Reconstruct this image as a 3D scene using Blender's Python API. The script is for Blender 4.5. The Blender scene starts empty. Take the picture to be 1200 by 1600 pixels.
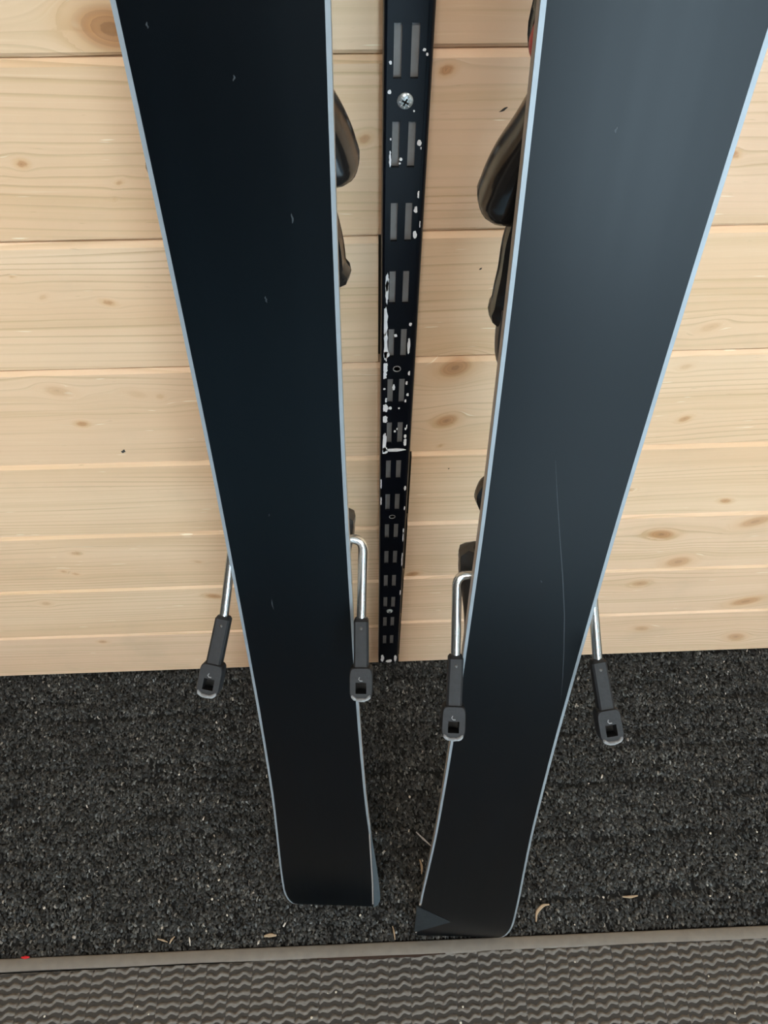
import bpy, bmesh, math, random
import numpy as np
from mathutils import Vector, Matrix

random.seed(7)
rng = np.random.default_rng(11)
SC = bpy.context.scene
COL = SC.collection

# ------------------------------------------------------------------ camera
PITCH, YAW, ROLL = 0.9644, 0.0565, 0.0162
cp, sp, cyw, syw = math.cos(PITCH), math.sin(PITCH), math.cos(YAW), math.sin(YAW)
fw = Vector((syw * cp, cyw * cp, -sp))
r0 = Vector((cyw, -syw, 0))
u0 = r0.cross(fw)
rt = math.cos(ROLL) * r0 + math.sin(ROLL) * u0
up = -math.sin(ROLL) * r0 + math.cos(ROLL) * u0
cd = bpy.data.cameras.new('camera')
cam = bpy.data.objects.new('camera', cd)
COL.objects.link(cam)
mw = Matrix.Identity(4)
for i in range(3):
    mw[i][0], mw[i][1], mw[i][2] = rt[i], up[i], -fw[i]
mw[0][3], mw[1][3], mw[2][3] = -0.0156, -0.4323, 0.9888
cam.matrix_world = mw
cd.sensor_fit = 'HORIZONTAL'
cd.sensor_width = 36.0
cd.lens = 36.0 * 1197.4 / 1200.0
cd.clip_start = 0.01
SC.camera = cam

# ------------------------------------------------------------------ world, lights, exposure
w = bpy.data.worlds.new('world')
SC.world = w
w.use_nodes = True
w.node_tree.nodes['Background'].inputs[0].default_value = (0.64, 0.85, 1.0, 1)
w.node_tree.nodes['Background'].inputs[1].default_value = 19.5


def area(name, loc, size, power, color=(1, 1, 1), target=None, size_y=None, shape=None):
    l = bpy.data.lights.new(name, 'AREA')
    l.energy = power
    l.color = color
    l.size = size
    if size_y:
        l.shape = 'RECTANGLE'
        l.size_y = size_y
    if shape:
        l.shape = shape
    o = bpy.data.objects.new(name, l)
    COL.objects.link(o)
    o.location = loc
    if target:
        o.rotation_euler = (Vector(target) - Vector(loc)).to_track_quat('-Z', 'Y').to_euler()
    return o


# two ceiling lamps, an added fill light, and daylight through the added opening
area('ceiling_and_fill_light', (1.05, -1.25, 2.36), 0.6, 20, (1.0, 0.93, 0.84), size_y=.6)
area('ceiling_and_fill_light', (-1.05, -1.25, 2.36), 0.6, 17, (1.0, 0.93, 0.84), size_y=.6)
area('ceiling_and_fill_light', (-0.32, -2.15, 2.36), 0.7, 50, (1.0, 0.93, 0.84), size_y=.6)  # added fill, placed to light the wall between the skis

# added sun: brightens the unseen floor that the right ski's base reflects
sl = bpy.data.lights.new('added_sun', 'SUN')
sl.energy = 25.0
sl.angle = math.radians(.6)
sl.color = (1.0, .96, .90)
added_sun = bpy.data.objects.new('added_sun', sl)
COL.objects.link(added_sun)
added_sun.location = (1.2, -6.0, 4.0)
added_sun.rotation_euler = Vector((-.17, 1.0, -1.10)).to_track_quat('-Z', 'Y').to_euler()

vs = SC.view_settings
SC.display_settings.display_device = 'sRGB'
vs.view_transform = 'Standard'
vs.look = 'None'
vs.exposure = -0.22
vs.gamma = 1.0
vs.use_curve_mapping = False


# ------------------------------------------------------------------ helpers
def tag(o, label=None, cat=None, group=None, kind=None):
    if label: o['label'] = label
    if cat: o['category'] = cat
    if group: o['group'] = group
    if kind: o['kind'] = kind
    return o


def empty(name, loc=(0, 0, 0)):
    o = bpy.data.objects.new(name, None)
    o.empty_display_size = 0.05
    COL.objects.link(o)
    o.location = loc
    return o


def link(name, me, mat=None, parent=None):
    o = bpy.data.objects.new(name, me)
    COL.objects.link(o)
    if mat is not None and not me.materials:
        me.materials.append(mat)
    if parent is not None:
        o.parent = parent
    return o


def from_bm(name, bm, mat=None, parent=None, smooth=True, angle=35):
    bmesh.ops.recalc_face_normals(bm, faces=bm.faces[:])
    me = bpy.data.meshes.new(name)
    bm.to_mesh(me)
    bm.free()
    if smooth:
        me.polygons.foreach_set('use_smooth', [True] * len(me.polygons))
        try:
            me.set_sharp_from_angle(angle=math.radians(angle))
        except Exception:
            pass
    return link(name, me, mat, parent)


def box(bm, x0, x1, y0, y1, z0, z1):
    v = [bm.verts.new(c) for c in ((x0, y0, z0), (x1, y0, z0), (x1, y1, z0), (x0, y1, z0),
                                   (x0, y0, z1), (x1, y0, z1), (x1, y1, z1), (x0, y1, z1))]
    for f in ((0, 1, 2, 3), (4, 5, 6, 7), (0, 1, 5, 4), (1, 2, 6, 5), (2, 3, 7, 6), (3, 0, 4, 7)):
        bm.faces.new([v[i] for i in f])
    return v


def rings(bm, rows, closed=True, cap=True):
    """rows: list of equally long lists of points -> skin"""
    vr = [[bm.verts.new(p) for p in r] for r in rows]
    n = len(vr[0])
    for a, b in zip(vr[:-1], vr[1:]):
        for i in range(n if closed else n - 1):
            j = (i + 1) % n
            bm.faces.new((a[i], a[j], b[j], b[i]))
    if cap and closed:
        bm.faces.new(vr[0][::-1])
        bm.faces.new(vr[-1])
    return vr


def tube(bm, pts, rad, seg=12):
    pts = [Vector(p) for p in pts]
    rows = []
    prev = None
    for i, p in enumerate(pts):
        t = (pts[min(i + 1, len(pts) - 1)] - pts[max(i - 1, 0)]).normalized()
        a = prev if prev is not None else (Vector((0, 1, 0)) if abs(t.y) < 0.9 else Vector((1, 0, 0)))
        a = (a - t * a.dot(t)).normalized()
        prev = a
        b = t.cross(a)
        r = rad[i] if isinstance(rad, (list, tuple)) else rad
        rows.append([p + r * (math.cos(k * 2 * math.pi / seg) * a + math.sin(k * 2 * math.pi / seg) * b) for k in range(seg)])
    rings(bm, rows)


def fillet(pts, rad, n=7):
    """round the inner corners of a polyline"""
    pts = [Vector(p) for p in pts]
    out = [pts[0]]
    for a, b, c in zip(pts[:-2], pts[1:-1], pts[2:]):
        d = min(rad, (a - b).length * .48, (c - b).length * .48)
        p, q = b + (a - b).normalized() * d, b + (c - b).normalized() * d
        for k in range(n + 1):
            t = k / n
            out.append((1 - t) ** 2 * p + 2 * t * (1 - t) * b + t * t * q)
    out.append(pts[-1])
    return out


def catmull(keys, n):
    """smooth resampling of keyed rows (first entry increasing)"""
    k = np.array(keys, float)
    s = np.linspace(k[0, 0], k[-1, 0], n)
    m = np.gradient(k[:, 1:], k[:, 0], axis=0)
    out = []
    for x in s:
        i = min(max(np.searchsorted(k[:, 0], x) - 1, 0), len(k) - 2)
        h = k[i + 1, 0] - k[i, 0]
        t = (x - k[i, 0]) / h
        a = (2 * t ** 3 - 3 * t * t + 1) * k[i, 1:] + (t ** 3 - 2 * t * t + t) * h * m[i]
        b = (-2 * t ** 3 + 3 * t * t) * k[i + 1, 1:] + (t ** 3 - t * t) * h * m[i + 1]
        out.append([x] + list(a + b))
    return out


# ------------------------------------------------------------------ materials
def new_mat(name):
    m = bpy.data.materials.new(name)
    m.use_nodes = True
    nt = m.node_tree
    return m, nt, nt.nodes['Principled BSDF']


def N(nt, t, **kw):
    n = nt.nodes.new(t)
    for k, v in kw.items():
        if k.startswith('i_'):
            key = k[2:]
            n.inputs[int(key) if key.isdigit() else key].default_value = v
        else:
            setattr(n, k, v)
    return n


def mth(nt, op, a, b=None, c=None, clamp=False):
    n = nt.nodes.new('ShaderNodeMath')
    n.operation = op
    n.use_clamp = clamp
    for i, v in enumerate((a, b, c)):
        if v is None: continue
        if isinstance(v, (int, float)): n.inputs[i].default_value = v
        else: nt.links.new(v, n.inputs[i])
    return n.outputs[0]


def mixc(nt, fac, a, b, mode='MIX'):
    n = nt.nodes.new('ShaderNodeMix')
    n.data_type = 'RGBA'
    n.blend_type = mode
    n.clamp_factor = True
    if isinstance(fac, (int, float)): n.inputs[0].default_value = fac
    else: nt.links.new(fac, n.inputs[0])
    for i, v in ((6, a), (7, b)):
        if isinstance(v, tuple): n.inputs[i].default_value = v if len(v) == 4 else (*v, 1)
        else: nt.links.new(v, n.inputs[i])
    return n.outputs[2]


def sstep(nt, x, a, b):
    n = nt.nodes.new('ShaderNodeMapRange')
    n.interpolation_type = 'SMOOTHSTEP'
    nt.links.new(x, n.inputs[0])
    n.inputs[1].default_value, n.inputs[2].default_value = a, b
    return n.outputs[0]


def noise(nt, vec, scale, detail=2, rough=.5):
    n = N(nt, 'ShaderNodeTexNoise')
    n.inputs['Scale'].default_value = scale
    n.inputs['Detail'].default_value = detail
    n.inputs['Roughness'].default_value = rough
    if vec is not None: nt.links.new(vec, n.inputs['Vector'])
    return n.outputs['Fac']


def simple(name, col, rough=.5, metal=0., spec=.5, var=.12, scale=120, bump=0., coat=0.):
    m, nt, b = new_mat(name)
    tc = N(nt, 'ShaderNodeTexCoord')
    f = noise(nt, tc.outputs['Object'], scale, 3)
    c = mixc(nt, f, tuple(x * (1 - var) for x in col), tuple(min(1, x * (1 + var)) for x in col))
    nt.links.new(c, b.inputs['Base Color'])
    b.inputs['Roughness'].default_value = rough
    b.inputs['Metallic'].default_value = metal
    b.inputs['Specular IOR Level'].default_value = spec
    b.inputs['Coat Weight'].default_value = coat
    b.inputs['Coat Roughness'].default_value = .08
    if bump:
        bp = N(nt, 'ShaderNodeBump')
        bp.inputs['Strength'].default_value = bump
        bp.inputs['Distance'].default_value = .0004
        nt.links.new(f, bp.inputs['Height'])
        nt.links.new(bp.outputs[0], b.inputs['Normal'])
    return m


def wood_mat():
    m, nt, b = new_mat('spruce_board')
    uv = N(nt, 'ShaderNodeUVMap', uv_map='grain')
    oi = N(nt, 'ShaderNodeObjectInfo')
    sx = N(nt, 'ShaderNodeSeparateXYZ')
    nt.links.new(uv.outputs[0], sx.inputs[0])
    u, v = sx.outputs[0], sx.outputs[1]
    rnd = mth(nt, 'MULTIPLY', oi.outputs['Random'], 37.0)
    knot = N(nt, 'ShaderNodeAttribute', attribute_name='knot').outputs['Fac']
    kd = N(nt, 'ShaderNodeAttribute', attribute_name='knot_dist').outputs['Fac']

    def vec(su, sv):
        c = N(nt, 'ShaderNodeCombineXYZ')
        nt.links.new(mth(nt, 'MULTIPLY', u, su), c.inputs[0])
        nt.links.new(mth(nt, 'MULTIPLY', v, sv), c.inputs[1])
        nt.links.new(rnd, c.inputs[2])
        return c.outputs[0]
    broad = noise(nt, vec(1.2, 14), 1.0, 2)
    mid = noise(nt, vec(2.5, 90), 1.0, 3, .6)
    fine = noise(nt, vec(18, 900), 1.0, 2, .6)
    wob = noise(nt, vec(2.2, 25), 1.0, 1)
    # annual rings: slow rise, sharp dark late wood line
    ph = mth(nt, 'ADD', mth(nt, 'MULTIPLY', v, 150.0), mth(nt, 'MULTIPLY', wob, 4.0))
    ph = mth(nt, 'ADD', ph, rnd)
    saw = mth(nt, 'FRACT', ph)
    line = mth(nt, 'MULTIPLY', sstep(nt, saw, .62, .95), mth(nt, 'SUBTRACT', 1.0, sstep(nt, saw, .95, 1.0)))
    amp = sstep(nt, noise(nt, vec(3.0, 40), 1.0, 2), .38, .66)
    line = mth(nt, 'MULTIPLY', line, mth(nt, 'MULTIPLY_ADD', amp, .85, .12))
    pale, warm = (.745, .520, .335), (.685, .442, .262)
    c = mixc(nt, sstep(nt, broad, .3, .75), pale, warm)
    pinkf = sstep(nt, mth(nt, 'FRACT', mth(nt, 'MULTIPLY', rnd, 3.7)), .45, 1.0)
    c = mixc(nt, mth(nt, 'MULTIPLY', pinkf, .5), c, (.700, .465, .318))
    c = mixc(nt, mth(nt, 'MULTIPLY', sstep(nt, mid, .45, .75), .35), c, (.52, .335, .165))
    c = mixc(nt, mth(nt, 'MULTIPLY', line, .66), c, (.470, .300, .155))
    fl = noise(nt, vec(60, 420), 1.0, 2, .5)
    c = mixc(nt, mth(nt, 'MULTIPLY', sstep(nt, fl, .70, .80), .35), c, (.42, .27, .14))
    fl2 = noise(nt, vec(34, 360), 1.0, 1, .5)
    c = mixc(nt, mth(nt, 'MULTIPLY', sstep(nt, fl2, .74, .80), .6), c, (.90, .80, .60))
    c = mixc(nt, mth(nt, 'MULTIPLY', sstep(nt, fine, .55, .8), .22), c, (.82, .66, .44))
    # dirt smudges and scuffs
    tc = N(nt, 'ShaderNodeTexCoord')
    sm = noise(nt, tc.outputs['Object'], 9.0, 4, .6)
    c = mixc(nt, mth(nt, 'MULTIPLY', sstep(nt, sm, .52, .75), .28), c, (.46, .335, .215))
    # knots
    ring = mth(nt, 'FRACT', mth(nt, 'MULTIPLY_ADD', kd, 4.5, mth(nt, 'MULTIPLY', wob, 2.0)))
    kcol = mixc(nt, ring, (.47, .205, .065), (.31, .115, .032))
    halo = sstep(nt, kd, 2.0, .9)
    c = mixc(nt, mth(nt, 'MULTIPLY', mth(nt, 'MULTIPLY', halo, knot), .35), c, (.54, .27, .09))
    core = sstep(nt, kd, 1.1, .55)
    c = mixc(nt, mth(nt, 'MULTIPLY', core, mth(nt, 'MULTIPLY', knot, .72)), c, kcol)
    heart = mth(nt, 'MULTIPLY', sstep(nt, kd, .42, .16), knot)
    c = mixc(nt, mth(nt, 'MULTIPLY', heart, .35), c, (.10, .042, .018))
    nt.links.new(c, b.inputs['Base Color'])
    b.inputs['Roughness'].default_value = .52
    b.inputs['Specular IOR Level'].default_value = .35
    bp = N(nt, 'ShaderNodeBump')
    bp.inputs['Strength'].default_value = .25
    bp.inputs['Distance'].default_value = .0006
    h = mth(nt, 'ADD', mth(nt, 'MULTIPLY', line, -.8), mth(nt, 'MULTIPLY', fine, .5))
    nt.links.new(h, bp.inputs['Height'])
    nt.links.new(bp.outputs[0], b.inputs['Normal'])
    return m


def base_mat():
    """waxed sintered ski base: near black, satin, with faint lengthwise structure"""
    m, nt, b = new_mat('ski_base')
    tc = N(nt, 'ShaderNodeTexCoord')
    mp = N(nt, 'ShaderNodeMapping')
    mp.inputs['Scale'].default_value = (160, 1, 1.6)
    nt.links.new(tc.outputs['Object'], mp.inputs[0])
    st = noise(nt, mp.outputs[0], 1.0, 3, .6)
    mp2 = N(nt, 'ShaderNodeMapping')
    mp2.inputs['Scale'].default_value = (30, 1, 2.2)
    nt.links.new(tc.outputs['Object'], mp2.inputs[0])
    wx = noise(nt, mp2.outputs[0], 1.0, 3, .55)
    c = mixc(nt, sstep(nt, wx, .35, .8), (.0003, .0010, .0018), (.0007, .0017, .0028))
    nt.links.new(c, b.inputs['Base Color'])
    r = mth(nt, 'MULTIPLY_ADD', wx, .06, mth(nt, 'MULTIPLY_ADD', st, .05, .255))
    nt.links.new(r, b.inputs['Roughness'])
    b.inputs['Specular IOR Level'].default_value = .18
    bp = N(nt, 'ShaderNodeBump')
    bp.inputs['Strength'].default_value = .05
    bp.inputs['Distance'].default_value = .0002
    nt.links.new(st, bp.inputs['Height'])
    nt.links.new(bp.outputs[0], b.inputs['Normal'])
    return m


def fibre_mat():
    m, nt, b = new_mat('carpet_fibre')
    a = N(nt, 'ShaderNodeAttribute', attribute_name='fibre')
    tc = N(nt, 'ShaderNodeTexCoord')
    f = noise(nt, tc.outputs['Object'], 900, 2)
    c = mixc(nt, mth(nt, 'MULTIPLY', f, .5), a.outputs['Color'], (.02, .02, .02))
    nt.links.new(c, b.inputs['Base Color'])
    b.inputs['Roughness'].default_value = .8
    b.inputs['Specular IOR Level'].default_value = .25
    return m


M = dict(
    wood=wood_mat(),
    base=base_mat(),
    fibre=fibre_mat(),
    backing=simple('carpet_backing', (.012, .012, .012), .95, spec=.1, scale=200),
    gap=simple('dark_gap', (.060, .055, .042), .8, spec=.1),
    steel=simple('steel_edge', (.25, .27, .285), .45, metal=.35, var=.15, scale=60),
    sidewall=simple('sidewall', (.42, .36, .31), .5, var=.1),
    topsheet=simple('topsheet', (.02, .02, .022), .25, scale=30),
    tail=simple('tail_plastic', (.055, .07, .078), .4, scale=90, bump=.3),
    scuff=simple('scuffed_tail_plastic', (.012, .014, .015), .62, spec=.25, scale=160, var=.5, bump=.5),
    plastic=simple('black_gloss_plastic', (.010, .009, .0085), .18, spec=.42, scale=50),
    plastic2=simple('black_satin_plastic', (.030, .027, .024), .35, scale=50),
    red=simple('red_plastic', (.42, .012, .016), .3, scale=50),
    wire=simple('zinc_wire', (.72, .75, .76), .22, metal=1.0, var=.08, scale=200),
    foot=simple('brake_plastic', (.014, .0145, .016), .62, spec=.3, scale=260, bump=.6, var=.3),
    worn=simple('worn_plastic', (.19, .195, .20), .6, scale=500, bump=.8, var=.5),
    hole=simple('recess_shade_black', (.006, .006, .006), .8),  # black put in for the shade inside screw cross and foot holes
    rail=simple('rail_black_paint', (.002, .003, .006), .28, spec=.22, scale=90, bump=.15),
    zinc=simple('rail_inner_zinc', (.25, .24, .23), .5, metal=.0, var=.2, scale=150),
    paint=simple('white_paint', (.86, .85, .86), .5, scale=300, bump=.5),
    screw=simple('screw_zinc', (.55, .60, .61), .33, metal=.7, var=.15, scale=500),
    mat_back=simple('mat_dark_sheet', (.030, .027, .024), .8, scale=200),  # darker sheet that shows in the valleys between ribs
    mat_rib=simple('mat_pile', (.135, .122, .108), .85, spec=.2, scale=380, var=.28, bump=1.),
    border=simple('mat_border', (.150, .132, .112), .75, spec=.25, scale=90, var=.2, bump=.5),
    rust=simple('rust_brown_dirt', (.028, .014, .008), .9, scale=300, var=.5),
    pale=simple('pale_grit', (.50, .46, .39), .7, scale=800, var=.3),
    tan=simple('tan_shaving', (.30, .22, .14), .7, scale=400, var=.3),
    greystick=simple('grey_twig', (.36, .34, .33), .7, scale=400, var=.3),
    dark=simple('dark_mark', (.03, .024, .02), .8),
    mark=simple('pale_scratch', (.019, .023, .026), .5),
    reflected_floor=simple('floor_for_reflection', (.17, .29, .39), .6, scale=6, var=.12),
    room=simple('room_plaster', (.42, .39, .35), .9, scale=3, var=.05),
    roomdark=simple('room_dark_reflection', (.055, .048, .042), .8, scale=3),  # unseen walls, tone set dark so the left ski reflects little
    ceil=simple('ceiling_white', (.75, .73, .70), .9, scale=3, var=.04),
)

# ------------------------------------------------------------------ room shell
RX, RY, RZ = 1.9, -2.9, 2.42


def struct(name, bounds, mat):
    bm = bmesh.new()
    box(bm, *bounds)
    return tag(from_bm(name, bm, mat, smooth=False), kind='structure')


floor = struct('floor', (-RX, RX, RY, 0.03, -0.06, -0.005), M['backing'])
struct('floor', (-RX, RX, RY, -.905, -0.005, -0.0005), M['reflected_floor'])  # added bluish floor, sunlit to be mirrored in the right ski
struct('ceiling', (-RX, RX, RY, 0.03, RZ, RZ + .05), M['ceil'])
struct('wall_left', (-RX - .05, -RX, RY, 0.03, -.05, RZ), M['roomdark'])
struct('wall_right', (RX, RX + .05, RY, 0.03, -.05, RZ), M['room'])
# wall behind the camera, kept dark for the reflections, with an added opening
GX0, GX1, GZ0, GZ1 = 0.30, 1.15, 0.0, 2.15
bm = bmesh.new()
box(bm, -RX, GX0, RY - .08, RY, -.05, RZ)
box(bm, GX1, RX, RY - .08, RY, -.05, RZ)
box(bm, GX0, GX1, RY - .08, RY, -.05, GZ0)
box(bm, GX0, GX1, RY - .08, RY, GZ1, RZ)
tag(from_bm('wall_front', bm, M['roomdark'], smooth=False), kind='structure')
win = empty('added_window_1', (GX0, RY, GZ0))  # added opening, sized so its brightness gives the right ski its sheen
tag(win, kind='structure')
bm = bmesh.new()
wd, hd = GX1 - GX0, GZ1 - GZ0
for b in ((0, .05, -.06, 0.01, 0, hd), (wd - .05, wd, -.06, .01, 0, hd), (0, wd, -.06, .01, 0, .05), (0, wd, -.06, .01, hd - .05, hd), (wd - .08, wd - .05, -.06, .01, 0, hd)):
    box(bm, *b)
from_bm('added_window_frame', bm, M['ceil'], win, smooth=False)

# ------------------------------------------------------------------ plank wall
wall = empty('wall_back', (0, 0, 0))
tag(wall, kind='structure')
bm = bmesh.new()
box(bm, -RX, RX, .0125, .05, -.05, RZ)
from_bm('wall_core', bm, M['gap'], wall, smooth=False)

KL = [(-0.207, 0.734, 0.0027, 0.80), (-0.154, 0.721, 0.0018, 0.50), (-0.160, 0.710, 0.0013, 0.30), (-0.006, 0.746, 0.0033, 0.70), (-0.186, 0.631, 0.0029, 0.70), (-0.229, 0.637, 0.0025, 0.30), (-0.243, 0.654, 0.0015, 0.50), (-0.243, 0.506, 0.0034, 0.80), (-0.250, 0.545, 0.0066, 0.35), (-0.312, 0.306, 0.0036, 0.50), (-0.336, 0.270, 0.0030, 0.50), (-0.325, 0.264, 0.0030, 0.50), (-0.186, 0.204, 0.0061, 0.80), (-0.379, 0.200, 0.0049, 0.40), (-0.345, 0.095, 0.0044, 0.60), (-0.190, 0.281, 0.0028, 0.40), (-0.135, 0.806, 0.0125, 0.95), (-0.189, 0.539, 0.0049, 0.20), (-0.172, 0.536, 0.0032, 0.30)]
KR = [(0.039, 0.784, 0.0032, 0.90), (0.218, 0.733, 0.0028, 0.80), (0.063, 0.560, 0.0110, 0.80), (0.061, 0.498, 0.0083, 0.80), (0.268, 0.492, 0.0042, 0.70), (0.253, 0.596, 0.0048, 0.30), (0.249, 0.390, 0.0033, 0.60), (0.352, 0.366, 0.0042, 0.80), (0.305, 0.307, 0.0094, 0.80), (0.343, 0.248, 0.0120, 0.60), (0.399, 0.326, 0.0112, 0.60), (0.042, 0.240, 0.0058, 0.80), (0.462, 0.145, 0.0115, 0.70), (0.313, 0.200, 0.0072, 0.50), (0.490, 0.042, 0.0116, 0.60), (0.350, 0.078, 0.0072, 0.50), (0.058, 0.465, 0.0023, 0.50), (0.248, 0.555, 0.0033, 0.30), (0.172, 0.676, 0.0024, 0.20)]
for z in np.arange(.86, RZ, .113):                                  # knots of the boards above the frame
    for K, a, b in ((KL, -1.8, -.05), (KR, .08, 1.8)):
        for k in range(3):
            K.append((random.uniform(a, b), z + random.uniform(-.02, .06), random.uniform(.003, .008), random.uniform(.4, .9)))


def plank(x0, x1, z0, z1, knots, seed):
    """one tongue and groove board: flat face, chamfered long edges, grain stored as attributes"""
    CH = .0032
    xs = []
    x = x0
    while x < x1 - 1e-6:
        xs.append(x)
        x += .0028 if (-.45 < x < .60 and z0 < .86) else .02
    xs.append(x1)
    zf = list(np.linspace(z0 + CH + .0004, z1 - CH - .0004, 42 if z0 < .86 else 8))
    prof = [(z0 + .0004, .0125), (z0 + .0004, CH)] + [(z, 0.) for z in zf] + [(z1 - .0004, CH), (z1 - .0004, .0125)]
    nx, nz = len(xs), len(prof)
    X, Zi = np.meshgrid(np.array(xs), np.arange(nz))
    Z = np.array([p[0] for p in prof])[Zi]
    Y = np.array([p[1] for p in prof])[Zi]
    # a little unevenness of the sawn edge
    r = np.random.default_rng(seed)
    ph = r.uniform(0, 6.28, 6)
    wav = .0003 * np.sin(X * 23 + ph[0]) + .0002 * np.sin(X * 61 + ph[1])
    Z = Z + np.where(Zi < 2, wav, 0)
    co = np.stack([X, Y, Z], -1).reshape(-1, 3)
    idx = np.arange(nx * nz).reshape(nz, nx)
    quads = np.stack([idx[:-1, :-1], idx[:-1, 1:], idx[1:, 1:], idx[1:, :-1]], -1).reshape(-1, 4)
    me = bpy.data.meshes.new('plank')
    me.from_pydata(co.tolist(), [], quads.tolist())
    V = Z + .004 * np.sin(X * 3.1 + ph[2]) + .0018 * np.sin(X * 8.3 + ph[3]) + (ph[4] - 3.14) * .006 * X
    kn = np.zeros_like(X)
    kd = np.full_like(X, 9.)
    for (kx, kz, R, dk) in knots:
        if not (z0 - .01 < kz < z1 + .01): continue
        dx, dz = (X - kx) / (1.15 + .5 * math.sin(kx * 57) ** 2), Z - kz
        a = math.sin(kx * 91) * .5
        d = np.hypot(dx + a * dz, dz)
        V = V - dz * R * R * 1.7 / np.maximum(d * d, (R * 1.2) ** 2)
        q = d / R
        upd = q < kd
        kd = np.where(upd, q, kd)
        kn = np.where(upd & (q < 4), dk, kn)
    uvl = me.uv_layers.new(name='grain')
    li = np.empty(len(me.loops), dtype=np.int32)
    me.loops.foreach_get('vertex_index', li)
    uvs = np.stack([X.ravel()[li], V.ravel()[li]], -1)
    uvl.data.foreach_set('uv', uvs.ravel().astype(np.float32))
    for nm, arr in (('knot', kn), ('knot_dist', kd)):
        at = me.attributes.new(nm, 'FLOAT', 'POINT')
        at.data.foreach_set('value', arr.ravel().astype(np.float32))
    return link('plank', me, M['wood'], wall)


ZL = [-.0028, .1122, .2267, .3369, .4504, .5652, .6788, .7914]
ZR = [-.0010, .1205, .2319, .3425, .4547, .5699, .6816, .7938]
ZL[0] = ZR[0] = -.003
while ZL[-1] < RZ - .12:
    ZL.append(ZL[-1] + .1133)
    ZR.append(ZR[-1] + .1133)
# end positions of the boards at the rail (they butt behind it, some stop short)
ENDL = [.0065, .0055, .0055, .0050, .0050, .0024, .0048, .0050]
ENDR = [.0325, .0325, .0330, .0330, .0300, .0300, .0300, .0300]
planks = {}
for i in range(len(ZL) - 1):
    planks['L', i] = plank(-RX, ENDL[i] if i < 8 else .006, ZL[i], ZL[i + 1], KL, 100 + i)
    planks['R', i] = plank(ENDR[i] if i < 8 else .030, RX, ZR[i], ZR[i + 1], KR, 200 + i)
# small dark nicks in boards
for (x, z, a, b, side, row) in ((.0732, .7622, .0050, .0011, 'R', 6), (-.2188, .4694, .0042, .0028, 'L', 4), (.0724, .6533, .0020, .0010, 'R', 5), (.0679, .4318, .0015, .0012, 'R', 3)):
    bm = bmesh.new()
    n = 9
    pts = []
    for k in range(n):
        t = k * 2 * math.pi / n
        rr = random.uniform(.6, 1.1)
        pts.append((x + a * .5 * rr * math.cos(t), z + b * .8 * rr * math.sin(t) + (a * .2 * math.cos(t))))
    rings(bm, [[(p[0], .0004, p[1]) for p in pts], [(p[0], -.0003, p[1]) for p in pts]])
    from_bm('nick', bm, M['dark'], planks[side, row], smooth=False)

# ------------------------------------------------------------------ slotted shelf rail
RX0, RX1, RD = .0040, .0300, .0140
RZ0, RZ1 = .030, 1.55
SXC = .0158                      # middle between the two slot columns
SL = [(SXC - .0045 - .0021, SXC - .0045 + .0021), (SXC + .0045 - .0021, SXC + .0045 + .0021)]
SLH = .0135
slot_z = [.0500 * k + .0500 for k in range(0, 31)]
slot_z = [z for z in slot_z if RZ0 + .02 < z < RZ1 - .02]
rail = empty('shelf_rail', (SXC, 0, RZ0))
tag(rail, 'black double-slotted metal shelf rail with chipped white paint screwed to the plank wall', 'shelf rail')


def rel(o, par):
    o.parent = par
    o.matrix_parent_inverse = Matrix.Translation(-Vector(par.location))
    return o


bm = bmesh.new()
# front web with real slots: grid of cells, slot cells left open, lips folded back
F0, F1 = RX0 + .0018, RX1 - .0038
xs = [F0, SL[0][0], SL[0][1], SL[1][0], SL[1][1], F1]
zs = [RZ0]
for z in slot_z: zs += [z - SLH, z + SLH]
zs.append(RZ1)
T = .0018
for yy in (-RD, -RD + T):
    g = [[bm.verts.new((x, yy, z)) for x in xs] for z in zs]
    for j in range(len(zs) - 1):
        for i in range(5):
            if j % 2 == 1 and i in (1, 3): continue
            bm.faces.new((g[j][i], g[j][i + 1], g[j + 1][i + 1], g[j + 1][i]))
for z in slot_z:                                                    # slot walls
    for a, b in SL:
        ring = [(a, z - SLH), (b, z - SLH), (b, z + SLH), (a, z + SLH)]
        rings(bm, [[(p[0], -RD, p[1]) for p in ring], [(p[0], -RD + T, p[1]) for p in ring]], cap=False)
web = rel(from_bm('web', bm, M['rail'], None, smooth=False), rail)
for nm, xo, xf, sg in (('flange', RX0, F0, 1), ('flange', RX1, F1, -1)):
    bm = bmesh.new()
    rr = abs(xf - xo)
    pr = []
    for k in range(7):
        t = k / 6 * math.pi / 2
        pr.append((xf - sg * rr * math.sin(t), -RD + rr * .9 * (1 - math.cos(t))))
    pr.append((xo, -.0006))
    inn = [(xo + sg * .0014, -.0006), (xo + sg * .0014, -RD + rr * .9 + .001), (xf, -RD + T)]
    ring = pr + inn
    rings(bm, [[(p[0], p[1], RZ0) for p in ring], [(p[0], p[1], RZ1) for p in ring]])
    rel(from_bm(nm, bm, M['rail'], None), rail)
bm = bmesh.new()
box(bm, RX0 + .0016, RX1 - .0016, -.0105, -.0088, RZ0 + .004, RZ1)
rel(from_bm('inner_channel', bm, M['zinc'], None, smooth=False), rail)


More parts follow.
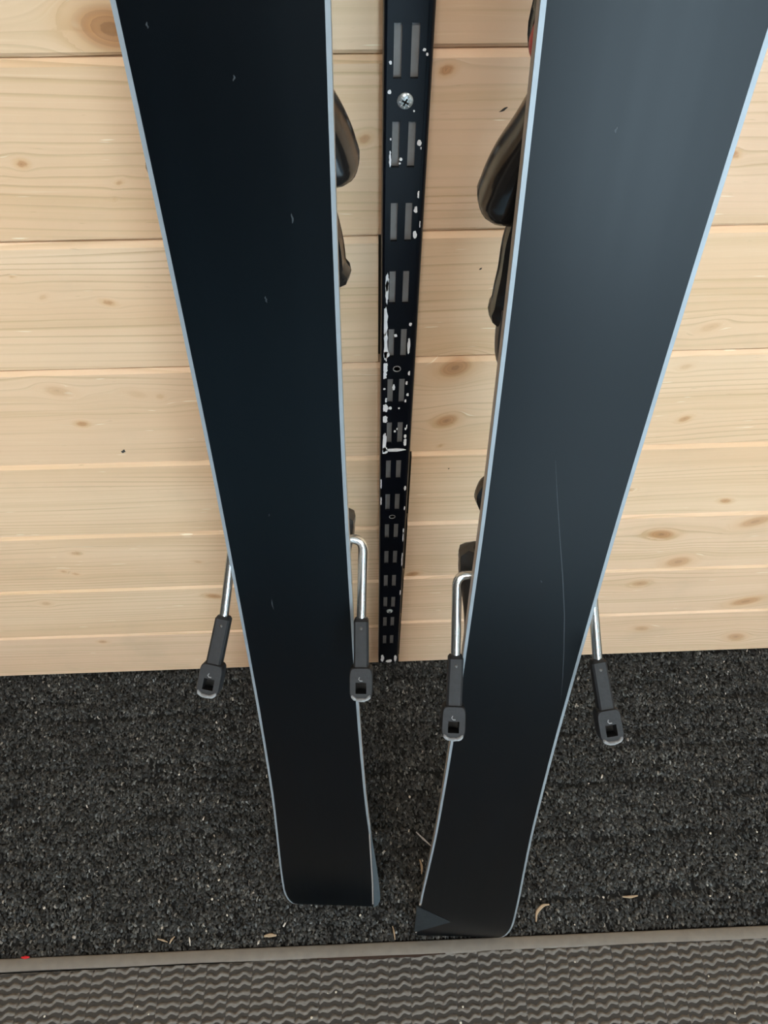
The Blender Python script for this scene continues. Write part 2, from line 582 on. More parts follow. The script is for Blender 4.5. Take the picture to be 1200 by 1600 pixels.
def screw(x, z):
    root = empty('screw', (x, -RD, z))
    bm = bmesh.new()
    prof = [(0.0, -.0016), (.0014, -.00165), (.0030, -.0013), (.0037, -.0006), (.0038, .0002)]
    rows = [[(r * math.cos(k * math.pi / 12), y, r * math.sin(k * math.pi / 12)) for k in range(24)] for r, y in prof[1:]]
    vr = rings(bm, rows, cap=False)
    bm.faces.new(vr[0])
    o = from_bm('head', bm, M['screw'])
    o.parent = root
    for k in range(2):
        bm = bmesh.new()
        box(bm, -.0017, .0017, -.00185, -.0012, -.0004, .0004)
        o = from_bm('recess_shade', bm, M['hole'], root, smooth=False)  # raised dark bars painted as the shade of the cross
        o.rotation_euler = (0, .5 + k * math.pi / 2, 0)
    for k in range(8):
        bm = bmesh.new()
        box(bm, .0020, .0028, -.00172, -.0012, -.00013, .00013)
        o = from_bm('tick', bm, M['paint'], root, smooth=False)
        o.rotation_euler = (0, .1 + k * math.pi / 4, 0)
    return root


s = screw(.0159, .7750)
s.scale = (1.18,) * 3
tag(s, 'zinc cross-head screw near the top of the black rail', 'screw', 'rail screws')
s = screw(.0165, .1798)
tag(s, 'zinc cross-head screw low down on the black rail near the floor', 'screw', 'rail screws')
for z in (.5744, .3764):                                            # empty screw holes
    bm = bmesh.new()
    rings(bm, [[(.0161 + r * math.cos(k * math.pi / 10), -RD - y, z + r * math.sin(k * math.pi / 10)) for k in range(20)] for r, y in ((.0031, .0000), (.0031, .0003), (.0024, .0003), (.0022, -.0012), (.0004, -.0014))])
    rel(from_bm('screw_hole', bm, M['zinc']), rail)

CHIPS = [(0.0251, 0.8009, 0.0008, 0.0006), (0.0265, 0.7986, 0.0006, 0.0006), (0.0077, 0.7947, 0.0007, 0.0008), (0.0074, 0.7799, 0.001, 0.0009), (0.0209, 0.7694, 0.0004, 0.0004), (0.0247, 0.7513, 0.0011, 0.0015), (0.026, 0.7481, 0.0005, 0.0006), (0.0084, 0.7537, 0.0004, 0.0006), (0.0082, 0.7458, 0.0004, 0.0008), (0.0083, 0.7414, 0.0005, 0.0036), (0.0144, 0.7417, 0.0007, 0.0008), (0.0139, 0.7391, 0.0005, 0.0005), (0.0261, 0.7191, 0.0012, 0.002), (0.0245, 0.709, 0.001, 0.0018), (0.0247, 0.6913, 0.0011, 0.0022), (0.0275, 0.6987, 0.0003, 0.0021), (0.0077, 0.6545, 0.0009, 0.0063), (0.0076, 0.6472, 0.0008, 0.0090), (0.0068, 0.6207, 0.0014, 0.0112), (0.0074, 0.5974, 0.0013, 0.0120), (0.0075, 0.5891, 0.002, 0.0027), (0.0247, 0.6178, 0.001, 0.0012), (0.0144, 0.6077, 0.001, 0.0011), (0.0242, 0.5974, 0.0008, 0.0066), (0.0073, 0.5759, 0.0019, 0.0042), (0.0069, 0.5677, 0.0015, 0.0029), (0.0259, 0.5696, 0.0012, 0.0019), (0.014, 0.5547, 0.0009, 0.0025), (0.0252, 0.5461, 0.0009, 0.0013), (0.0239, 0.5592, 0.0007, 0.0015), (0.0077, 0.5313, 0.0020, 0.0037), (0.0118, 0.5311, 0.0012, 0.0014), (0.0187, 0.5306, 0.0007, 0.0008), (0.0076, 0.5178, 0.0020, 0.0033), (0.0066, 0.5531, 0.0009, 0.0007), (0.0081, 0.5404, 0.0007, 0.0021), (0.0237, 0.5391, 0.0007, 0.0013), (0.0178, 0.5056, 0.0006, 0.0010), (0.016, 0.5026, 0.0009, 0.0010), (0.0248, 0.5053, 0.0008, 0.0012), (0.0261, 0.5081, 0.0007, 0.0020), (0.0248, 0.4958, 0.0011, 0.0018), (0.0074, 0.488, 0.0015, 0.0100), (0.0251, 0.488, 0.0013, 0.0036), (0.0078, 0.4775, 0.0022, 0.0036), (0.0271, 0.4223, 0.0009, 0.0027), (0.0276, 0.39, 0.0006, 0.0024), (0.005, 0.43, 0.0005, 0.0055), (0.0051, 0.4029, 0.0006, 0.0051), (0.0277, 0.3512, 0.0005, 0.0031), (0.0277, 0.338, 0.0004, 0.0067), (0.0279, 0.2956, 0.0005, 0.0120), (0.0279, 0.2232, 0.0005, 0.0047), (0.0090, 0.0450, 0.0018, 0.0090), (0.0262, 0.0440, 0.0016, 0.0080), (0.018, 0.0356, 0.0034, 0.0036), (0.0162, 0.4779, 0.0078, 0.0016)]
for i, (x, z, a, b) in enumerate(CHIPS):
    big = 1.2
    a, b = a * big, b * big
    n = 9 if b < .003 else 22
    pts = []
    for k in range(n):
        t = k * 2 * math.pi / n
        q = random.uniform(.60, 1.2)
        px = x + a * q * math.copysign(abs(math.cos(t)) ** .7, math.cos(t))
        if x > F0: px = max(px, F0 + .0001)
        if x < F1: px = min(px, F1 - .0001)
        pts.append((px, z + b * random.uniform(.85, 1.1) * math.copysign(abs(math.sin(t)) ** .8, math.sin(t))))

    def yf(px):                                                     # surface of the rail where the chip sits
        if x > F1: return -RD + .0034 * (1 - math.sqrt(max(0, 1 - ((px - F1) / .0038) ** 2)))
        if x < F0: return -RD + .0016 * (1 - math.sqrt(max(0, 1 - min(1, (F0 - px) / .0018) ** 2)))
        return -RD
    bm = bmesh.new()
    rings(bm, [[(p[0], yf(p[0]) + .0002, p[1]) for p in pts], [(p[0], yf(p[0]) - .0004, p[1]) for p in pts]])
    rel(from_bm('paint_chip', bm, M['paint'], None, smooth=False), rail)

# ------------------------------------------------------------------ dark carpet between the wall and the mat
CY = -.3385


def edge_y(x):
    return CY - .004 * x


def carpet():
    n = 92000
    n2 = 45000                                                      # sparser, coarser pile to the sides
    x = np.concatenate([rng.uniform(-.66, .66, n), rng.uniform(.66, 1.9, n2) * np.where(rng.random(n2) < .5, -1, 1)])
    n += n2
    y = rng.uniform(-.3375, .004, n)
    a = math.pi / 2 + rng.normal(0, .50, n) + np.where(rng.random(n) < .5, 0, math.pi)
    ln = rng.uniform(.0032, .0065, n)
    wd = rng.uniform(.0012, .0027, n) * np.where(np.abs(x) > .66, 1.7, 1.0)
    # ribs parallel to the wall: pile stands lower in the furrows
    fur = np.abs(((y + .0012 * np.sin(x * 9) + .0008 * np.sin(x * 31)) / .0215) % 1.0 - .5) * 2
    rowid = np.floor(y / .0215 - .5).astype(int)
    strength = np.random.default_rng(3).uniform(.15, 1, 200)[rowid % 200] * (.6 + .4 * np.sin(x * 7 + rowid * 2.1))
    low = np.clip((fur - .50) / .32, 0, 1) * np.clip(strength, 0, 1)
    patch = .5 + .5 * np.sin(x * 40 + 3 * np.sin(y * 70)) * np.sin(y * 55 + 2 * np.sin(x * 23))
    h = rng.uniform(.0016, .0042, n) * (1 - .92 * low * rng.uniform(.5, 1, n))
    z0 = -.0045
    g = np.exp(rng.normal(-3.42, .74, n))
    g = np.clip(g * (.75 + .5 * patch), .008, .30)
    sel = rng.random(n)
    warm = rng.uniform(.9, 1.06, n)
    col = np.stack([g * warm, g, g * (1.97 - warm) * .96, np.ones(n)], -1)
    spk = sel < .003
    col[spk, :3] = rng.uniform(.25, .6, (spk.sum(), 1)) * np.array([1, .93, .82])
    keep = rng.random(n) > low * .9
    x, y, a, ln, wd, h, col = x[keep], y[keep], a[keep], ln[keep], wd[keep], h[keep], col[keep]
    n = len(x)
    K = 5
    t = np.linspace(0, 1, K)
    dx, dy = np.cos(a), np.sin(a)
    px, py = -dy, dx
    bend = rng.normal(0, .0007, n)
    co = np.empty((n, K, 2, 3))
    for k in range(K):
        along = (t[k] - .5) * ln
        side = bend * math.sin(t[k] * math.pi)
        zz = z0 + h * math.sin(math.pi * (.12 + .80 * t[k])) ** .8
        for s_, sg in ((0, -1), (1, 1)):
            co[:, k, s_, 0] = x + dx * along + px * (side + sg * wd / 2)
            co[:, k, s_, 1] = np.maximum(y + dy * along + py * (side + sg * wd / 2), edge_y(x) + .0003)
            co[:, k, s_, 2] = zz
    nv = n * K * 2
    basei = (np.arange(n) * K * 2)[:, None]
    q = np.concatenate([[2 * k, 2 * k + 1, 2 * k + 3, 2 * k + 2] for k in range(K - 1)])
    loops = (basei + q[None, :]).ravel().astype(np.int32)
    nf = n * (K - 1)
    me = bpy.data.meshes.new('carpet')
    me.vertices.add(nv)
    me.vertices.foreach_set('co', co.ravel().astype(np.float32))
    me.loops.add(nf * 4)
    me.loops.foreach_set('vertex_index', loops)
    me.polygons.add(nf)
    me.polygons.foreach_set('loop_start', np.arange(0, nf * 4, 4, dtype=np.int32))
    me.update(calc_edges=True)
    me.polygons.foreach_set('use_smooth', np.ones(nf, dtype=bool))
    at = me.attributes.new('fibre', 'FLOAT_COLOR', 'POINT')
    at.data.foreach_set('color', np.repeat(col, K * 2, axis=0).ravel().astype(np.float32))
    o = link('carpet', me, M['fibre'])
    return tag(o, 'dark charcoal ribbed carpet on the floor below the plank wall', 'carpet', kind='stuff')


carpet()

# ------------------------------------------------------------------ entrance mat with wavy ribs and a flat border
mat = empty('entrance_mat', (0, CY, -.005))
tag(mat, 'taupe entrance mat with wavy ribs and flat border beyond the dark carpet', 'mat')
bm = bmesh.new()
MY0, MY1 = -.3525, -.90
box(bm, -RX, RX, MY1, MY0, -.0049, -.0030)
rel(from_bm('backing', bm, M['mat_back'], None, smooth=False), mat)
bm = bmesh.new()
rows = []
for x in np.linspace(-RX, RX, 260):
    e = edge_y(x)
    wv = .0006 * math.sin(x * 37) + .0005 * math.sin(x * 11 + 1)
    wdt = .0128 + (.0010 if -.07 < x < .10 else 0) + wv * .5
    rows.append([(x, e, -.0049), (x, e - .0003, -.0002), (x, e - .0016, .0008), (x, e - wdt + .002, .0009 + wv * .3), (x, e - wdt, .0000), (x, e - wdt - .0003, -.0049)])
rings(bm, rows)
rel(from_bm('border', bm, M['border'], None, angle=60), mat)
# brown dirty gap where the border lifts
bm = bmesh.new()
rows = []
for x in np.linspace(-.078, .066, 30):
    e = edge_y(x) - .0139
    wv = .0005 * math.sin(x * 150) + .0004 * math.sin(x * 333)
    th = .0022 * math.sin((x + .078) / .144 * math.pi) ** .5 + .0002
    rows.append([(x, e + .0006, .0004), (x, e - th + wv, .0007), (x, e - th + wv, -.003), (x, e + .0006, -.003)])
rings(bm, rows)
rel(from_bm('dirt_line', bm, M['rust'], None), mat)

X = np.concatenate([np.arange(-RX, -.62, .0042), np.arange(-.62, .62, .00135), np.arange(.62, RX, .0042)])
Y = np.concatenate([np.arange(MY0 + .001, -.47, -.00085), np.arange(-.47, MY1, -.0019)])
nx, ny = len(X), len(Y)
XX, YY = np.meshgrid(X, Y)
PX, PYY = .0252, .0086
cxn = XX / PX + .06 * np.sin(YY * 40)
ci = np.floor(cxn)
cf = cxn - ci
wave = .0011 * np.sin(cf * 2 * math.pi * 2 - .6) + .0042 * cf + .0016 * np.sin(ci * 12.9898) + .0006 * np.sin(XX * 333 + YY * 211) + .0006 * np.sin(XX * 170 - YY * 97)
ph = (YY - wave) / PYY
rowi = np.floor(ph)
d = np.abs(ph - rowi - .5) * 2
prof = np.clip(1.25 - d * 1.9, 0, 1) ** .6
colg = np.clip(np.minimum(cf, 1 - cf) / .055, 0, 1)
jit = rng.uniform(-1, 1, XX.shape)
jit = (jit + np.roll(jit, 1, 0) + np.roll(jit, 1, 1) + np.roll(jit, (1, 1), (0, 1))) / 4
lump = .5 + .5 * np.sin(XX * 820 + rowi * 2.1) * np.sin(YY * 930 + ci)
ZZ = -.0042 + .0040 * prof * (.35 + .65 * colg) * (.82 + .18 * lump) + jit * .0007 * (prof > .05)
co = np.stack([XX, YY, ZZ], -1).reshape(-1, 3)
idx = np.arange(nx * ny).reshape(ny, nx)
quads = np.stack([idx[:-1, :-1], idx[1:, :-1], idx[1:, 1:], idx[:-1, 1:]], -1).reshape(-1, 4)
me = bpy.data.meshes.new('rib_pile')
me.vertices.add(len(co))
me.vertices.foreach_set('co', co.ravel().astype(np.float32))
me.loops.add(quads.size)
me.loops.foreach_set('vertex_index', quads.ravel().astype(np.int32))
me.polygons.add(len(quads))
me.polygons.foreach_set('loop_start', np.arange(0, quads.size, 4, dtype=np.int32))
me.update(calc_edges=True)
me.polygons.foreach_set('use_smooth', np.ones(len(quads), dtype=bool))
tag(rel(link('rib_pile', me, M['mat_rib']), mat), kind='stuff')

# ------------------------------------------------------------------ skis
TK = [(0.0, .0530), (.03, .0530), (.11, .0507), (.19, .0468), (.27, .0430), (.35, .0405), (.43, .0386), (.51, .0374), (.59, .0365), (.67, .0358), (.75, .0359), (.83, .0364),
      (.95, .0385), (1.05, .0425), (1.16, .0485), (1.28, .0550), (1.38, .0590), (1.44, .0585), (1.49, .0520), (1.525, .0400), (1.545, .0240), (1.552, .0060)]
ST = catmull(TK, 150)


def hw(s):
    a = np.array(ST)
    return float(np.interp(s, a[:, 0], a[:, 1]))


def thick(s):
    return float(np.interp(s, [0, .1, .45, .6, .95, 1.15, 1.4, 1.56], [.0065, .0075, .0135, .0160, .0155, .0110, .0065, .005]))


def lift(s):
    """offset towards the wall (tip shovel, slight tail kick)"""
    a = max(0, s - 1.32)
    return .22 * a * a + (max(0, .03 - s) ** 2) * 1.2


BSH = -.0022                      # the bindings sit a touch off the ski's middle line


def superloft(bm, keys, n=18, seg=20, pw=.62):
    """keys: (s, xc, half_width, n_near, n_far) ; closed rounded body along the ski"""
    rows = []
    for s_, xc, h, a, b in catmull(keys, n):
        h = max(h, .0006)
        r = []
        for k in range(seg):
            t = 2 * math.pi * k / seg
            c_, sn = math.cos(t), math.sin(t)
            r.append((xc + BSH + h * math.copysign(abs(c_) ** pw, c_), (a + b) / 2 + (b - a) / 2 * math.copysign(abs(sn) ** pw, sn), s_))
        rows.append(r)
    rings(bm, rows)


def ski(m, origin, t, spin, lean):
    """m = +1: inner side towards +x.  local x across, y towards the wall (base at y=0), z along the ski"""
    root = empty('ski', origin)
    c = 1 / math.hypot(1, t)
    S = Vector((0, t * c, c))
    n0 = Vector((0, -c, t * c))
    x0 = Vector((1, 0, 0))
    Nn = math.cos(spin) * n0 - math.sin(spin) * x0
    Xx = math.cos(spin) * x0 + math.sin(spin) * n0
    S2 = (S + lean * Xx).normalized()
    Xx = (Xx - S2 * Xx.dot(S2)).normalized()
    Yy = S2.cross(Xx)
    R = Matrix((Xx, Yy, S2)).transposed().to_4x4()
    root.matrix_world = Matrix.Translation(origin) @ R
    EW = .0019

    # outlines: outer corner rounded at the tail, inner corner cut for the tail guard
    def outline(s, side):
        h = hw(s)
        if side == -m:                                              # outer
            if s < .055: h -= .010 * (1 - math.sqrt(max(0, 1 - ((.055 - s) / .055) ** 2)))
        else:                                                       # inner
            if m > 0 and s < .205: h = min(h, .0457 + .0022 * min(1, (.205 - s) / .13))
        return h
    ss = [0, .0015, .004, .008, .013, .019, .026, .034, .043, .054] + [r[0] for r in ST if r[0] > .060]
    # base sheet
    bm = bmesh.new()
    vr = []
    for s in ss:
        a, b = -outline(s, -1) + EW, outline(s, 1) - EW
        if b - a < .001: a, b = -.0005, .0005
        vr.append([bm.verts.new((a + (b - a) * k / 6, lift(s), s)) for k in range(7)])
    for p, q in zip(vr[:-1], vr[1:]):
        for k in range(6): bm.faces.new((p[k], p[k + 1], q[k + 1], q[k]))
    o = from_bm('base', bm, M['base'], root)
    tag(o, 'black running base')
    # steel edges
    for side in (-1, 1):
        bm = bmesh.new()
        rows = []
        for s in ss:
            if side == m and s < (.20 if m > 0 else .094): continue
            h = outline(s, side)
            e = min(EW, h * .5)
            y = lift(s)
            rows.append([(side * (h - e), y - .00004, s), (side * h, y - .00004, s), (side * h, y + .0022, s), (side * (h - e), y + .0022, s)])
        rings(bm, rows)
        o = from_bm('steel_edge', bm, M['steel'], root, angle=30)
        tag(o, 'silver steel edge')
    # sidewalls and topsheet as one shell
    for side in (-1, 1):
        bm = bmesh.new()
        rows = []
        for s in ss:
            h = outline(s, side)
            y = lift(s)
            T_ = thick(s)
            rows.append([(side * (h - .0002), y + .0022, s), (side * (h - .0009), y + T_, s), (side * (h - .006), y + T_, s), (side * (h - .006), y + .0022, s)])
        rings(bm, rows)
        from_bm('sidewall', bm, M['sidewall'], root, angle=30)
    bm = bmesh.new()
    rows = []
    for s in ss:
        a, b = -max(outline(s, -1) - .003, .001), max(outline(s, 1) - .003, .001)
        y, T_ = lift(s), thick(s)
        rows.append([(a, y + .0004, s), (b, y + .0004, s), (b, y + T_ + .0004, s), (a, y + T_ + .0004, s)])
    rings(bm, rows)
    from_bm('topsheet', bm, M['topsheet'], root, angle=30)
    # tail guard: grey bevelled plastic corner on the inner side
    bm = bmesh.new()
    if m > 0:                                                       # long narrow bevel beside the base
        rows = []
        for s in np.linspace(.0, .206, 20):
            k = s / .206
            a = outline(s, m) - .0004
            ho = max(hw(s) + .0022 * (1 - k), a + .0012)
            if s < .02: ho -= .0025 * ((.02 - s) / .02) ** 2
            rows.append([(a, .0003, s), (a + .0004, -.0002, s), (ho, .0030 * (1 - k) + .0004, s), (ho - .0010, .0068, s), (a, .0068, s)])
        rings(bm, rows)
    else:                                                           # scuffed triangular corner facet
        A_, B_, C_ = (-.0540, .0985), (-.0150, .0510), (-.0545, .0270)
        def facet(y, gr):
            c0 = ((A_[0] + B_[0] + C_[0]) / 3, (A_[1] + B_[1] + C_[1]) / 3)
            return [(c0[0] + (p[0] - c0[0]) * gr, y, c0[1] + (p[1] - c0[1]) * gr) for p in (A_, B_, C_)]
        r0 = facet(.0004, 1.0)
        r1 = facet(-.0002, .99)
        r1[0] = (r1[0][0], -.0010, r1[0][2])
        r1[2] = (r1[2][0], -.0042, r1[2][2])
        rings(bm, [r0, r1])
    tag(from_bm('tail_guard', bm, M['tail' if m > 0 else 'scuff'], root, angle=25), 'grey bevelled tail corner')

    # ------- binding
    bm = bmesh.new()
    superloft(bm, [(.455, 0, .022, .012, .020), (.475, 0, .0312, .012, .026), (.53, 0, .0318, .012, .030), (.62, 0, .0290, .013, .028), (.70, 0, .0265, .013, .026), (.95, 0, .0262, .013, .024), (.97, 0, .024, .013, .020)], 26)
    from_bm('binding_plate', bm, M['plastic2'], root)
    # toe piece
    bm = bmesh.new()
    superloft(bm, [(.868, 0, .020, .022, .036), (.8735, 0, .0300, .022, .036), (.882, 0, .0338, .021, .040), (.892, 0, .0330, .021, .046), (.905, 0, .0290, .020, .054), (.925, 0, .0240, .019, .050), (.945, 0, .018, .019, .034)], 22)
    toe = from_bm('toe_piece', bm, M['plastic'], root)
    for sd in (-1, 1):
        bm = bmesh.new()
        superloft(bm, [(.8735, sd * .029, .0010, .018, .024), (.8785, sd * .0300, .0036, .0165, .0265), (.888, sd * .0300, .0030, .0165, .0255), (.895, sd * .029, .0010, .018, .022)], 12, 14)
        tag(from_bm('red_insert', bm, M['red'], toe), 'red plastic insert')
        bm = bmesh.new()
        superloft(bm, [(.8115, sd * .0320, .0040, .034, .048), (.8140, sd * .0345, .0075, .028, .056), (.8185, sd * .0365, .0090, .024, .062), (.826, sd * .0352, .0093, .022, .062), (.838, sd * .0318, .0085, .021, .060), (.850, sd * .027, .0070, .021, .056), (.866, sd * .0215, .0055, .024, .050)], 24, 18, .75)
        from_bm('toe_wing', bm, M['plastic'], toe)
    bm = bmesh.new()
    superloft(bm, [(.7680, 0, .0325, .018, .034), (.7700, .0013, .0372, .017, .042), (.779, .0013, .0380, .017, .045), (.793, .0013, .0368, .017, .045), (.808, 0, .0348, .018, .043), (.822, 0, .0325, .019, .034)], 18)
    from_bm('sole_plate', bm, M['plastic'], root)
    bm = bmesh.new()
    superloft(bm, [(.744, 0, .0280, .017, .025), (.749, 0, .0312, .016, .030), (.764, 0, .0342, .016, .033), (.779, 0, .0335, .016, .034)], 10)
    from_bm('sole_plate_end', bm, M['plastic2'], root)
    # heel piece
    bm = bmesh.new()
    superloft(bm, [(.648, 0, .0285, .016, .028), (.655, 0, .0325, .016, .032), (.666, -.0008, .0350, .016, .031), (.675, 0, .0330, .016, .031), (.681, 0, .0290, .017, .026)], 14)
    from_bm('heel_track', bm, M['plastic'], root)
    bm = bmesh.new()
    superloft(bm, [(.455, 0, .0290, .013, .022), (.485, 0, .0330, .013, .028), (.520, 0, .0312, .014, .044), (.543, 0, .0322, .016, .060), (.560, 0, .0352, .024, .074), (.578, 0, .0378, .0275, .064), (.596, 0, .0390, .0280, .052), (.606, 0, .0390, .0285, .046), (.610, 0, .0350, .030, .042)], 30, 20, .55)
    heel = from_bm('heel_piece', bm, M['plastic2'], root)
    bm = bmesh.new()
    superloft(bm, [(.601, 0, .0330, .031, .044), (.609, 0, .0320, .029, .042), (.616, 0, .0220, .028, .038)], 10, 20, .5)
    from_bm('heel_cup', bm, M['plastic'], heel)

    # ------- brake: two bent wires with plastic feet
    brake = empty('brake', (0, 0, 0))
    brake.parent = root
    for sd, pts in ((m, [(.0430, .5905, .029), (.0425, .5550, -.008), (.0435, .5180, -.041)]),
                    (-m, [(.0430, .5905, .029), (.0453, .5540, -.008), (.0548, .5180, -.041)])):
        P = [Vector((sd * a, n_, s_)) for a, s_, n_ in pts]
        bm = bmesh.new()
        path = fillet([(sd * .010, .0215, .6015), (sd * (.0432 if sd == m else .0375), .0215, .6005), P[1], P[1] + (P[2] - P[1]) * .35], .0070)
        tube(bm, path, .0030, 14)
        from_bm('brake_wire', bm, M['wire'], brake, angle=60)
        # plastic foot: stem then wider head with a square hole
        d = (P[2] - P[1])
        Ln = d.length
        d.normalize()
        side = Vector((1, 0, 0))
        side = (side - d * side.dot(d)).normalized()
        nrm = side.cross(d)
        if nrm.y > 0: nrm = -nrm
        fr = Matrix((side, nrm, -d)).transposed().to_4x4()
        fm = Matrix.Translation(P[1] - d * .003) @ fr               # local: x side, y face normal, -z towards the tip
        LF = Ln + .003
        bm = bmesh.new()
        hs, th = .0046, .0052
        zst = -LF * .60
        prof = []
        rows = []
        for z, h_, t0, t1 in ((.0, .0036, -th * .7, th * .7), (-.0018, hs, -th, th), (zst + .002, hs * 1.03, -th, th), (zst, hs * 1.05, -th, th)):
            b_ = .0012
            rows.append([(-h_, t0 + b_, z), (-h_ + b_, t0, z), (h_ - b_, t0, z), (h_, t0 + b_, z), (h_, t1 - b_, z), (h_ - b_, t1, z), (-h_ + b_, t1, z), (-h_, t1 - b_, z)])
        rings(bm, rows)
        o = from_bm('brake_foot', bm, M['foot'], brake, angle=40)
        o.matrix_local = fm
        # head with hole, as a frame of matched outer and inner outlines
        bm = bmesh.new()
        hh = .0074
        zt, zb = zst + .001, -LF
        zc = (zt + zb) / 2 - .0022
        ow, oh = .0034, .0036
        K = 32
        outer, inner = [], []
        for k in range(K):
            t_ = 2 * math.pi * k / K
            ca, sa = math.cos(t_), math.sin(t_)
            q = max(abs(ca), abs(sa))
            inner.append((ow * ca / q, zc + oh * sa / q))
            pwx = .35 if sa > 0 else .7
            ex = hh * math.copysign(abs(ca) ** pwx, ca)
            ez = (zt - zc) * abs(sa) ** .35 if sa > 0 else -(zc - zb) * abs(sa) ** .7
            outer.append((ex, zc + ez))
        y0_, y1_ = -th * 1.0, th * 1.18
        R0 = [[(p[0], y0_, p[1]) for p in inner], [(p[0], y0_, p[1]) for p in outer], [(p[0] * 1.0, y1_ - .0008, p[1]) for p in outer],
              [(p[0] * .93, y1_, zc + (p[1] - zc) * .95) for p in outer], [(p[0], y1_, p[1]) for p in inner], [(p[0], y0_, p[1]) for p in inner]]
        rings(bm, R0, cap=False)
        bmesh.ops.remove_doubles(bm, verts=bm.verts[:], dist=1e-6)
        o2 = from_bm('brake_foot_head', bm, M['foot'], brake, angle=40)
        o2.matrix_local = fm
        bm = bmesh.new()
        box(bm, -ow * 1.05, ow * 1.05, y0_ - .0003, y0_ + .0012, zc - oh * 1.05, zc + oh * 1.05)
        o3 = from_bm('hole_shade_floor', bm, M['hole'], brake, smooth=False)  # black sheet painted as the shade within the hole
        o3.matrix_local = fm
        # worn pale lip along the tip
        bm = bmesh.new()
        lip = []
        for k in range(13):
            t_ = math.pi + math.pi * (.16 + .68 * k / 12)
            ca, sa = math.cos(t_), math.sin(t_)
            lip.append((hh * .86 * math.copysign(abs(ca) ** .7, ca), y1_ - .0001 + random.uniform(-.0002, .0002), zc - (zc - zb) * .86 * abs(sa) ** .7))
        tube(bm, lip, [.0003] + [.0009 + random.uniform(0, .0004) for _ in range(11)] + [.0003], 8)
        o4 = from_bm('worn_lip', bm, M['worn'], brake)
        o4.matrix_local = fm
        tag(o4, 'pale worn tip')
        # moulded mark above the hole and small pin on the stem
        bm = bmesh.new()
        tube(bm, [(-.0008, y1_, zc + oh + .0036), (-.0014, y1_ + .0001, zc + oh + .0022), (-.0006, y1_ + .0001, zc + oh + .0012), (.0010, y1_, zc + oh + .0012)], .00035, 6)
        o5 = from_bm('moulded_mark', bm, M['worn'], brake)
        o5.matrix_local = fm
        bm = bmesh.new()
        rings(bm, [[(r_ * math.cos(k * math.pi / 7), y_, -.0060 + r_ * math.sin(k * math.pi / 7)) for k in range(14)] for r_, y_ in ((.0011, th - .0006), (.0011, th + .0001), (.0008, th + .0003))])
        o6 = from_bm('pin', bm, M['plastic2'], brake)
        o6.matrix_local = fm
    return root


SPIN = math.radians(4.0)
ski_l = ski(1, Vector((-.0603, -.300, .0015)), .18, SPIN, .0036)
tag(ski_l, 'nearly black ski leaning on the wall left of the slotted rail, tail on the carpet', 'ski', 'pair of skis')
ski_r = ski(-1, Vector((.0860, -.338, .0015)), .19, SPIN, -.0034)
tag(ski_r, 'ski with greyish sheen on its base right of the slotted rail, tail against mat border', 'ski', 'pair of skis')


def scratch(root, pts, wd):
    bm = bmesh.new()
    rows = []
    for (x, s), k in zip(pts, range(len(pts))):
        h = wd * math.sin(math.pi * (k + .5) / len(pts))
        rows.append([(x - h, -.00008, s), (x + h, -.00008, s), (x + h, .0001, s), (x - h, .0001, s)])
    rings(bm, rows)
    from_bm('scratch', bm, M['mark'], root, smooth=False)


scratch(ski_r, [(-.0038, .7106), (.0011, .6851), (.0068, .6571), (.0132, .6261), (.0198, .5916), (.0257, .5529), (.0295, .5245), (.0325, .4976)], .00024)
for sk, x, s, ln_ in ((ski_l, .0182, .811, .004), (ski_l, -.0262, .879, .002), (ski_l, .0015, .863, .002), (ski_l, -.0085, .641, .002), (ski_l, -.0144, .556, .010), (ski_r, -.006, .86, .002), (ski_r, .002, .62, .002), (ski_l, .004, .775, .003)):
    scratch(sk, [(x + random.uniform(-.0004, .0004), s + ln_ * k / 4) for k in range(5)], .00035)

# ------------------------------------------------------------------ litter on the carpet and mat


def crumb(loc, r, mat_, label, group, cat='grit'):
    bm = bmesh.new()
    bmesh.ops.create_icosphere(bm, subdivisions=1, radius=r)
    for v in bm.verts:
        v.co *= random.uniform(.65, 1.2)
        v.co.z *= .55
    o = from_bm('grit_crumb', bm, mat_, None, smooth=False)
    o.location = loc
    o.rotation_euler = (0, 0, random.uniform(0, 6))
    return tag(o, label, cat, group)


DEB = [(-0.0752, -0.2181), (-0.2534, -0.1419), (-0.3263, -0.2471), (-0.1898, -0.2387), (-0.1812, -0.304), (-0.2059, -0.2451), (-0.1935, -0.2491), (-0.2179, -0.2634), (-0.1936, -0.2665), (-0.3737, -0.2658), (-0.2002, -0.2866), (-0.0285, -0.3104), (0.0386, -0.1457), (0.3259, -0.2383), (0.4009, -0.2392), (0.4586, -0.2401), (0.2954, -0.2371), (0.2975, -0.2589), (0.3438, -0.2608), (0.4303, -0.2842), (0.4249, -0.2642), (0.2556, -0.3037), (0.2836, -0.2864), (0.381, -0.3076), (0.2166, -0.3305), (0.3482, -0.19), (0.3747, -0.2621), (0.2638, -0.174), (0.182, -0.3026), (0.4496, -0.2843), (0.233, -0.2084), (0.0364, -0.1812), (0.0471, -0.2556)]
for x, y in DEB:
    crumb((x, y, -.0003), random.uniform(.0007, .0017), M['pale'], 'tiny pale crumb of grit caught in the dark carpet pile', 'pale grit on the carpet')
MDEB = [(-0.2714, -0.3885), (-0.2588, -0.396), (-0.3696, -0.393), (-0.066, -0.385), (-0.057, -0.3842), (-0.0833, -0.4065), (0.2098, -0.367), (0.3559, -0.3868), (0.4095, -0.3951), (0.0803, -0.4036), (0.0768, -0.418), (0.3746, -0.4221)]
for x, y in MDEB:
    crumb((x, y, .0004), random.uniform(.0009, .0017), M['pale'], 'tiny pale crumb of grit on the wavy taupe mat', 'pale grit on the mat')


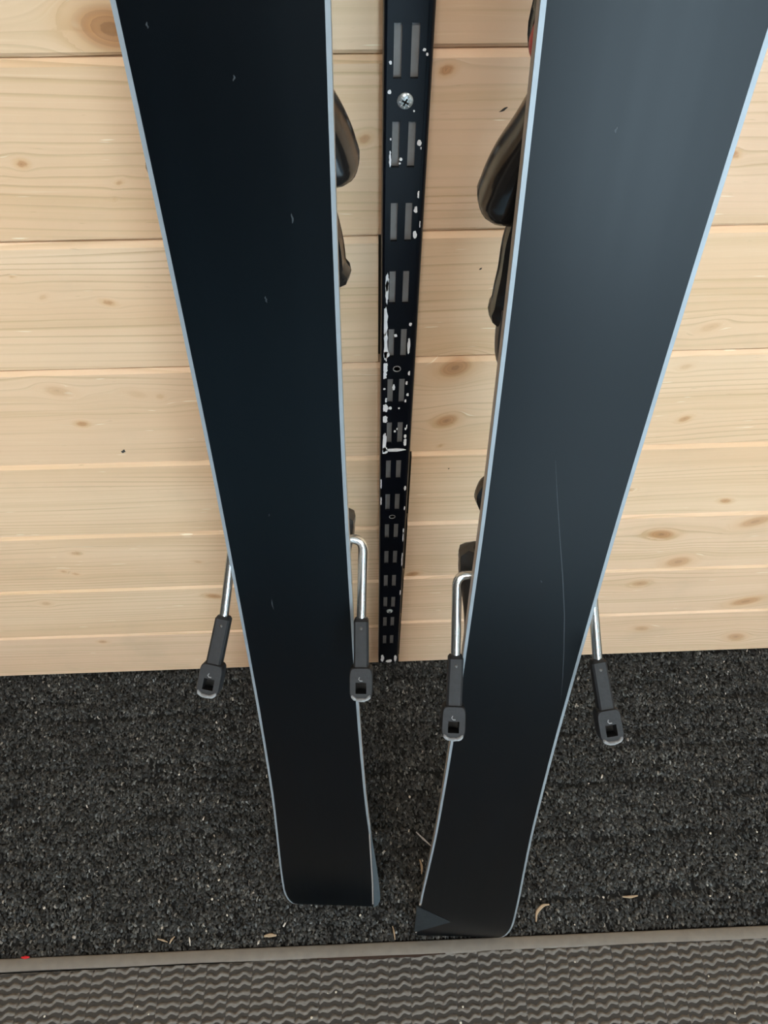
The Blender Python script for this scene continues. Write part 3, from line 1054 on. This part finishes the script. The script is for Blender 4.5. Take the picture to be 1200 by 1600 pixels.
def sliver(name, pts, wd, mat_, label, cat, flat=.5):
    bm = bmesh.new()
    p = fillet(pts, .004, 4)
    rows = []
    for i, q in enumerate(p):
        t = (p[min(i + 1, len(p) - 1)] - p[max(i - 1, 0)]).normalized()
        s_ = Vector((-t.y, t.x, 0)) * wd * (.35 + .65 * math.sin(math.pi * (i + .5) / len(p)))
        u_ = Vector((0, 0, wd * flat))
        rows.append([q - s_, q - s_ * .3 - u_, q + s_ - u_ * .4, q + s_ * .6 + u_, q - s_ * .5 + u_])
    rings(bm, rows)
    return tag(from_bm(name, bm, mat_, None), label, cat)


sliver('twig', [(.0416, -.2236, .0035), (.0500, -.2315, .0012), (.0600, -.2405, -.0010)], .0013, M['greystick'], 'thin grey stick poking out beside the right ski tail', 'stick', 1.)
sliver('wood_shaving', [(.1731, -.3254, -.0005), (.1745, -.3160, .0012), (.1830, -.3090, .0012), (.1909, -.3085, -.0005)], .0020, M['tan'], 'curled tan wood shaving right of the right ski tail', 'wood shaving')
sliver('red_scrap', [(-.4070, -.3365, .0002), (-.4022, -.3368, .0010), (-.3980, -.3366, .0002)], .0016, M['red'], 'small red scrap at the carpet edge on the far left', 'scrap')
sliver('wood_shaving', [(-.2581, -.3246, -.0005), (-.2520, -.3262, .0010), (-.2462, -.3283, -.0005)], .0010, M['tan'], 'leftmost thin tan shaving near the mat border', 'wood shaving')
sliver('wood_shaving', [(-.2440, -.3300, -.0005), (-.2420, -.3260, .0008), (-.2390, -.3230, -.0005)], .0012, M['tan'], 'short tan shaving second from the left near the mat border', 'wood shaving')
sliver('wood_splinter', [(-.2224, -.3245, -.0005), (-.2215, -.3280, .0008), (-.2205, -.3330, -.0005)], .0009, M['pale'], 'short pale upright splinter near the mat border left of the skis', 'splinter')
sliver('dry_leaf_bit', [(-.1380, -.3270, -.0005), (-.1311, -.3262, .0010), (-.1240, -.3268, -.0005)], .0022, M['tan'], 'flat tan leaf fragment in front of the left ski tail', 'leaf bit')
sliver('straw', [(.0080, -.3230, -.0005), (.0095, -.3290, .0008), (.0102, -.3370, .0004)], .0010, M['tan'], 'thin straw lying between the two ski tails', 'straw')
sliver('dry_leaf_bit', [(.2780, -.3040, -.0005), (.2868, -.3048, .0008), (.2960, -.3036, -.0005)], .0016, M['tan'], 'flat tan leaf fragment on carpet right of the skis', 'leaf bit')
sliver('wood_splinter', [(.0440, -.2540, -.0005), (.0462, -.2620, .0012), (.0450, -.2700, -.0005)], .0014, M['tan'], 'tan splinter tucked against the inner edge of the right ski', 'splinter')
